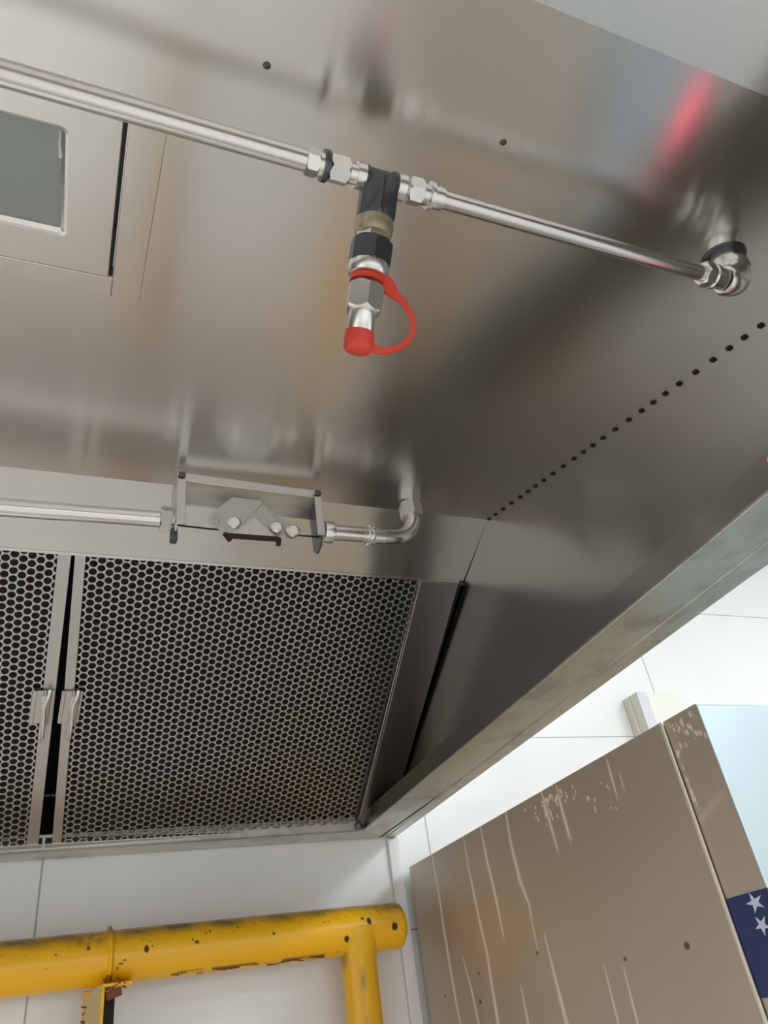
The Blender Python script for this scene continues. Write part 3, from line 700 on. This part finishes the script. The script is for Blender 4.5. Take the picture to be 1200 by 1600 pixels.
# chips: (x, height offset, size)
CH = [(.205, .003, .0062, 1.4), (.217, .007, .003, .5), (.092, .016, .0042, 1.2), (.300, .011, .0030, 1), (.308, .006, .0055, .8), (.329, .022, .0028, 1), (.337, .024, .0036, 1),
      (.398, .026, .003, 1), (.476, .006, .0042, 1), (.596, .018, .0028, 1), (.606, .019, .0028, 1), (.646, -.020, .0075, 1.1), (.688, .017, .0042, 1), (.704, .011, .0068, 1.3), (.766, -.006, .0085, 1.2), (.779, .034, .004, .7),
      (.800, .026, .0045, .6), (.786, -.012, .0025, 1), (.628, -.043, .004, .5), (.150, -.025, .0035, .8), (.156, -.018, .005, .6), (.163, -.013, .0045, .5), (.030, .010, .0025, 1), (.015, -.012, .0025, 1), (.36, -.047, .006, .4), (.372, -.049, .007, .4), (.60, .036, .0035, .8), (.62, .039, .003, .8)]
def marks(P):
    x, y, z = P[:, 0], P[:, 1], P[:, 2]; mk = np.zeros(len(x)); nz = fbm(x, y, z, 260, 3)
    for cx, cz, r_, asp in CH:
        q = gas_surface(cx, cz); d_ = np.sqrt(((x-q[0]))**2+((y-q[1])/max(asp, .3))**2+((z-q[2])/max(asp, .3))**2)
        mk = np.maximum(mk, np.clip((r_*.92+nz*.0014-d_)/.0012, 0, 1)*(y < GY+.01))
    # scuffed lower edge
    und = np.clip((-.041-(z-GZ))/.004, 0, 1)*(np.abs(x-.43) < .17)*np.clip((fbm(x, y, z, 60, 9)-.05)*6, 0, 1)*(y < GY+.02)
    return np.maximum(mk, und*.9)
def grime(P):
    x, y, z = P[:, 0], P[:, 1], P[:, 2]
    up = np.clip((z-GZ-.022+.010*fbm(x, y, z, 20, 21))/.016, 0, 1)
    g = up*np.clip(.58+.7*fbm(x, y, z, 34, 5), 0, 1)
    spk = np.clip((fbm(x, y, z, 120, 8)-.42)*5, 0, 1)*np.clip((z-GZ-.004)/.03, 0, 1)
    dirty = np.exp(-((x-.735)/.035)**2-((z-GZ-.038)/.014)**2)*np.clip(.4+1.4*fbm(x, y, z, 150, 12), 0, 1)
    d2 = np.exp(-((x-.09)/.045)**2-((z-GZ-.034)/.012)**2)*np.clip(.45+1.2*fbm(x, y, z, 110, 14), 0, 1)
    return np.clip(np.maximum.reduce([g, spk*.5, dirty, d2])+.05*fbm(x, y, z, 15, 2), 0, 1)
def dense_tube(c0, c1, r0, nl, na, cap_at_end=True, bul=0.0):
    m = MB(); prof = []
    Lg = (Vector(c1)-Vector(c0)).length
    for i in range(nl+1): prof.append((Lg*i/nl, r0))
    if cap_at_end:
        for a in (20, 45, 65, 80, 89): prof.append((Lg+bul*math.sin(math.radians(a)), r0*math.cos(math.radians(a))))
    m.lathe(c0, Vector(c1)-Vector(c0), prof, na, True, True); return m
def paint(o, mb):
    P = np.array([tuple(v) for v in mb.v]); add_attr(o, 'mark', marks(P)); add_attr(o, 'grime', grime(P))
m = dense_tube((-.9, GY, GZ), (.789, GY, GZ), GR, 1100, 110, True, .022); paint(part('main_pipe', m, M_yellow, gas), m)
# branch going down with a filleted saddle
m = MB(); bxx = .6905; rb = .0405; prof = [(-.030, rb+.018), (-.0, rb+.0125), (.012, rb+.0065), (.024, rb+.0022), (.036, rb), (.050, rb)]+[(.05+.45*i/200, rb) for i in range(1, 201)]
m.lathe((bxx-.003, GY+.002, GZ-.030), (.0, 0, -1), prof, 80, True, True); m.v = [(x-(.0), y, z) for x, y, z in m.v]
P = np.array([tuple(v) for v in m.v]); ob = part('branch_pipe', m, M_yellow, gas)
x_, y_, z_ = P.T
st_ = np.exp(-((x_-(bxx-.012))/.006)**2)*(y_ < GY)*np.clip((.13-z_)/.02, 0, 1)*np.clip(.5+1.0*fbm(x_, y_, z_, 30, 31), 0, 1)*.8
ed_ = np.exp(-((x_-(bxx-rb-.004))/.006)**2)*(z_ > GZ-.075)*.7
add_attr(ob, 'mark', ed_*0); add_attr(ob, 'grime', np.clip(st_+ed_+.06, 0, 1))
# welded collar ring
m = MB(); m.lathe((.1335, GY, GZ), (1, .03, .02), [(-.006, GR-.001), (-.0045, GR+.004), (-.001, GR+.0085), (.002, GR+.0085), (.005, GR+.004), (.007, GR-.001)], 80, False, False)
ob = part('weld_collar', m, M_yellow, gas); P = np.array([tuple(v) for v in m.v]); x_, y_, z_ = P.T
add_attr(ob, 'mark', np.clip((GZ-.030-z_)/.01, 0, 1)*np.clip(.5+fbm(x_, y_, z_, 150, 41), 0, 1)); add_attr(ob, 'grime', np.clip((z_-GZ-.025)/.02, 0, 1)*.8)

# bracket post under the pipe: welded square channel, open at the right
bk = thing('support_bracket', 'rusty yellow angle iron bracket standing under the gas pipe joint', 'bracket', (.12, GY, 0))
zt = GZ-GR+.001
m = MB()
yb0, yb1 = GY-.060, GY+.030
m.hexa([(.094, yb0+.004, -.6), (.130, yb0+.004, -.6), (.130, yb0+.008, -.6), (.094, yb0+.008, -.6), (.094, yb0+.004, zt-.012), (.130, yb0+.004, zt-.006), (.130, yb0+.008, zt-.006), (.094, yb0+.008, zt-.012)]) if False else None
m.box(.1205, .1275, yb0, yb1, -.8, zt-.004)
m.box(.092, .1275, yb1-.006, yb1, -.8, zt-.004)
ob = part('upright', m, M_yellow, bk, bevel=.0015); add_attr(ob, 'mark', [0]*len(ob.data.vertices)); add_attr(ob, 'grime', [0]*len(ob.data.vertices))
M_pale = masked('worn_pale_yellow', (0.52, 0.38, 0.17), (0.2, .06, .02), .5, .8, 0, 0, vary=.2)
m = MB(); m.box(.0915, .1205, yb0+.002, yb0+.006, -.8, zt-.022); m.hexa([(.0915, yb0+.002, zt-.022), (.1205, yb0+.002, zt-.022), (.1205, yb0+.006, zt-.022), (.0915, yb0+.006, zt-.022), (.112, yb0+.002, zt-.004), (.1205, yb0+.002, zt-.004), (.1205, yb0+.006, zt-.004), (.112, yb0+.006, zt-.004)])
part('web_plate', m, M_pale, bk)
m = MB(); m.box(.1205, .180, yb0, yb1, zt-.0075, zt-.001); ob = part('top_plate', m, M_yellow, bk, bevel=.0015)
m = MB(); m.box(.1275, .151, GY-.010, GY+.028, -.8, zt-.012); part('inner_bar', m, M_black, bk, bevel=.001)
# rust flakes at the weld
for i in range(16):
    a = rnd.uniform(0, 6.28); c = Vector((.135+rnd.uniform(-.012, .040), yb0+rnd.uniform(-.002, .012), zt+rnd.uniform(-.016, .010)))
    if i > 11: c = Vector((.0905, yb0+.002, zt-rnd.uniform(.03, .07)))
    m = MB(); m.obox(c, (math.cos(a), .3, math.sin(a)), (-math.sin(a), .2, math.cos(a)), (0, 1, 0), rnd.uniform(.005, .013), rnd.uniform(.002, .005), .004); part('rust_flake', m, M_rust, bk)
m = MB(); m.obox((.145, yb0+.006, zt-.020), (1, 0, .25), (-.25, 0, 1), (0, 1, 0), .030, .016, .004); part('rust_patch', m, M_rust, bk, bevel=.003)

# ------------------------------------------------------------------ stainless fridge on the right
XC = .875; ZT = .337; YD = .914; YFc = .835
fr = thing('refrigerator', 'tall brown-tinted stainless steel fridge with pale drip streaks, right of the hood', 'refrigerator', (1.45, 1.4, ZF))
# body side as a dense sheet that carries the drip marks
ny, nz_ = 520, 420; zlo = -.42
yy = np.linspace(YD, 1.965, ny); zz = np.linspace(zlo, ZT, nz_)
Yg, Zg = np.meshgrid(yy, zz, indexing='ij')
def proj(P):
    v = np.asarray(P, float); x = v@np.array(xr); y = v@np.array(yd); w = v@np.array(fw); return 600+FPX*x/w, 800+FPX*y/w
# streaks as (y, z) polylines with widths, as they lie on the panel
M_lit_edge = plain('lit_edge_steel', (0.80, 0.73, 0.64), 0.5, 0.5)  # paler than the body: light on the panel edge put into the colour
STREAKS = [[(1.818, .347, 1.9), (1.813, .251, 3.4), (1.816, .16, 4.3), (1.815, .067, 4.3), (1.81, -.014, 3.2), (1.81, -.2, 3)],
 [(1.637, .347, 1.2), (1.639, .271, 2.9), (1.635, .177, 3.9), (1.627, .106, 3.4), (1.632, .039, 4), (1.635, -.023, 5), (1.64, -.2, 4)],
 [(1.549, .345, 1.6), (1.55, .272, 4.3), (1.544, .198, 3.9), (1.543, .109, 2)],
 [(1.430, .346, 1.9), (1.438, .279, 4.3), (1.434, .201, 4.8), (1.419, .16, 2.4), (1.423, .129, 1.6), (1.425, .071, 1)],
 [(1.286, .34, 1.4), (1.283, .287, 3.9), (1.279, .217, 1.8)], [(1.232, .333, 1.4), (1.234, .286, 3.9), (1.231, .229, 3)],
 [(1.068, .328, 1.2), (1.069, .298, 2.2), (1.071, .259, 1.6)], [(1.046, .299, 1.2), (1.047, .263, 2)],
 [(1.39, .108, 1), (1.387, .057, 2.9), (1.385, .009, 4.3), (1.382, -.037, 4.8), (1.38, -.2, 3)],
 [(1.743, .11, 1.2), (1.728, .047, 3.2), (1.721, -.019, 3), (1.72, -.2, 3)], [(1.515, .034, 1), (1.515, .004, 2.4), (1.516, -.1, 3)],
 [(1.229, .04, .8), (1.230, .001, 1.8), (1.232, -.1, 2)], [(1.178, .03, .8), (1.180, -.016, 2), (1.182, -.1, 2)]]
def wfac(y, z):   # photo pixel -> panel length across the streak
    return 1.0/FPX*1.9
mk = np.zeros_like(Yg); nzs = fbm(Yg.ravel(), 0*Yg.ravel(), Zg.ravel(), 30, 51).reshape(Yg.shape)
for st_ in STREAKS:
    zs = np.array([p[1] for p in st_])[::-1]; ys_ = np.array([p[0] for p in st_])[::-1]; ws = np.array([p[2] for p in st_])[::-1]
    yc_ = np.interp(Zg, zs, ys_); wc = np.interp(Zg, zs, ws)*.0026
    inside = (Zg < zs[-1]) & (Zg > zs[0])
    v = np.clip(1.25-np.abs(Yg-yc_)/(wc*.62), 0, 1)*inside*.80
    v *= np.clip((Zg-zs[0])/.02+.15, 0, 1)
    mk = np.maximum(mk, v)
# splatter dots
rr = np.random.default_rng(7)
DOTS = []
for i in range(46): DOTS.append((1.285+rr.normal()*.050, .322-abs(rr.normal())*.020, .0016+rr.random()*.0022))
for i in range(16): DOTS.append((1.15+rr.normal()*.09, .300-abs(rr.normal())*.035, .0013+rr.random()*.0018))
for cy, cz, r_ in DOTS:
    mk = np.maximum(mk, np.clip((r_*1.2-np.hypot(Yg-cy, (Zg-cz)*.7))/.0012, 0, 1)*.85)
gm = np.zeros_like(Yg)
for cy, cz, r_ in ((1.689, .239, .003), (1.428, .078, .0045), (1.016, .039, .006), (1.168, .039, .004), (1.681, .069, .004), (1.696, .019, .005), (1.864, .043, .004)):
    gm = np.maximum(gm, np.clip((r_-np.hypot((Yg-cy)*.8, Zg-cz))/.002, 0, 1))
m = MB(); m.v = [(XC, a, b) for a, b in zip(Yg.ravel(), Zg.ravel())]
m.f = [(i*nz_+j, (i+1)*nz_+j, (i+1)*nz_+j+1, i*nz_+j+1) for i in range(ny-1) for j in range(nz_-1)]
nv = len(m.v)
m.box(XC+.0008, 2.05, YD, 1.965, ZF+.08, ZT-.0005)
ob = part('body', m, M_cab, fr, smooth=25)
pad = np.zeros(8); add_attr(ob, 'mark', np.concatenate([mk.ravel(), pad])); add_attr(ob, 'grime', np.concatenate([gm.ravel(), pad]))
m = MB(); m.box(XC-.0025, XC+.001, YD-.0025, YD+.0030, zlo, ZT); part('lit_edge_strip', m, M_lit_edge, fr, bevel=.0008, label='body edge with the light on it painted in')  # strip added along the seam, its pale colour stands for the lit edge
# door: stained side, bright front
ny2, nz2 = 60, 420; yy = np.linspace(YFc, YD-.002, ny2); Y2, Z2 = np.meshgrid(yy, np.linspace(zlo, ZT, nz2), indexing='ij'); mk = np.zeros_like(Y2)
for i in range(34):
    cy, cz, r_ = .875+rr.normal()*.022, .327-abs(rr.normal())*.018, .0010+rr.random()*.0018; mk = np.maximum(mk, np.clip((r_*1.2-np.hypot(Y2-cy, (Z2-cz)*.5))/.001, 0, 1)*.75)
for i in range(14):
    cy, cz, r_ = .906-abs(rr.normal())*.003, .30-rr.random()*.10, .0012+rr.random()*.0016; mk = np.maximum(mk, np.clip((r_*1.2-np.hypot(Y2-cy, (Z2-cz)*.6))/.001, 0, 1)*.85)
# wiped smear
mk = np.maximum(mk, np.exp(-((Z2-(.190+(.90-Y2)*.35))/.006)**2)*.28*np.clip((Y2-.838)/.02, 0, 1)*np.clip((.912-Y2)/.01, 0, 1))
m = MB(); m.v = [(XC+.003, a, b) for a, b in zip(Y2.ravel(), Z2.ravel())]; m.f = [(i*nz2+j, (i+1)*nz2+j, (i+1)*nz2+j+1, i*nz2+j+1) for i in range(ny2-1) for j in range(nz2-1)]
ob = part('door_edge', m, M_cab, fr, smooth=25); add_attr(ob, 'mark', mk.ravel()); add_attr(ob, 'grime', np.zeros(mk.size))
M_front = steel('fridge_front_steel', (0.37, 0.42, 0.435), 0.34, 0.4, (0, 0, 1), grain=(160, 160, 2), wave=0.004, stain=.10)
m = MB(); m.box(XC+.004, 1.455, YFc, YD-.002, ZF+.09, ZT-.001); m.box(1.462, 2.05, YFc, YD-.002, ZF+.09, ZT-.001)
part('door', m, M_front, fr, bevel=.002)
m = MB()
for i in range(22):
    cx, cz = 1.02+rr.random()*.22, .255-rr.random()*.09
    m = MB(); m.lathe((cx, YFc+.0004, cz), (0, -1, 0), [(0, .0022+rr.random()*.0022), (.0006, .0015)], 10); part('dried_splash', m, M_white, fr)

m = MB()
for x in (1.40, 1.52): m.tube([(x, YFc, -.25), (x, YFc-.03, -.25), (x, YFc-.03, -.65), (x, YFc, -.65)], .010, 12)
part('door_handle', m, M_pipe, fr)
m = MB()
for x in (.93, 1.98):
    for y in (.94, 1.90): m = MB(); m.lathe((x, y, ZF), (0, 0, 1), [(0, .03), (.02, .03), (.02, .018), (.085, .018)], 16); part('foot', m, M_dark, fr)
# star-spangled navy sticker folded around the door edge
stk = thing('flag_sticker', 'navy blue sticker with white stars wrapped around the fridge door edge', 'sticker', (XC, .875, .02))
m = MB(); xs = XC+.0022
m.hexa([(xs, YFc-.0008, -.036), (xs+.0006, YFc-.0008, -.036), (xs+.0006, .9115, -.034), (xs, .9115, -.034), (xs, YFc-.0008, .0835), (xs+.0006, YFc-.0008, .0835), (xs+.0006, .9115, .0830), (xs, .9115, .0830)])
part('sheet', m, M_flag, stk, smooth=0)
m = MB(); m.box(xs, XC+.16, YFc-.0012, YFc-.0004, -.036, .0835); part('front_flap', m, M_flag, stk, smooth=0)
def star(cy, cz, r, rot, sy=1.0):
    P = []
    for i in range(10):
        a = math.radians(90+rot+36*i); q = r if i % 2 == 0 else r*.36
        P.append((xs-.0004, cy-q*math.cos(a)*sy, cz+q*math.sin(a)))
    m = MB(); m.prism(P, (.0007, 0, 0)); part('star', m, M_flag_w, stk, smooth=0)
star(.862, .0705, .0125, 14, 1.35); star(.864, .0440, .0125, 30, 1.15); star(.853, .0190, .0125, 10, 1.1)
star(.890, -.060, .001, 0) if False else None
def fstar(cx, cz, r, rot):
    P = [(cx+(r if i % 2 == 0 else r*.36)*math.cos(math.radians(90+rot+36*i)), YFc-.0016, cz+(r if i % 2 == 0 else r*.36)*math.sin(math.radians(90+rot+36*i))) for i in range(10)]
    m = MB(); m.prism(P, (0, .0006, 0)); part('star', m, M_flag_w, stk, smooth=0)
for cx in (.905, .940, .975, 1.010):
    for cz in (.065, .036, .007, -.022): fstar(cx, cz, .011, 8)

# cream junction box on the tiles behind the fridge
jb = thing('junction_box', 'cream plastic wall box with grey taped side, half hidden behind the fridge', 'junction box', (1.88, 1.96, .70))
yb = 1.93
m = MB(); m.prism([(1.826, yb, .35), (1.826, yb, .819), (1.936, yb, .822), (1.955, yb, .812), (1.971, yb, .786), (1.971, yb, .35)], (0, .069, 0)); part('cover', m, M_box, jb, bevel=.003)
edge = [(1.828, .35)]; zq = .36
while zq < .80: edge.append((1.829+rnd.uniform(-.0035, .0045), zq)); zq += .013
edge.append((1.826, .8195))
m = MB(); m.prism([(1.786, yb, .35)]+[(x, yb, z) for x, z in edge]+[(1.786, yb, .8185)], (0, -.002, 0)); part('tape', m, M_box2, jb)
m = MB(); m.box(1.786, 1.826, yb+.0005, YB-.001, .35, .818); m.box(1.780, 1.786, yb+.040, YB-.001, .35, .815); part('back_plate', m, M_box, jb, bevel=.001)
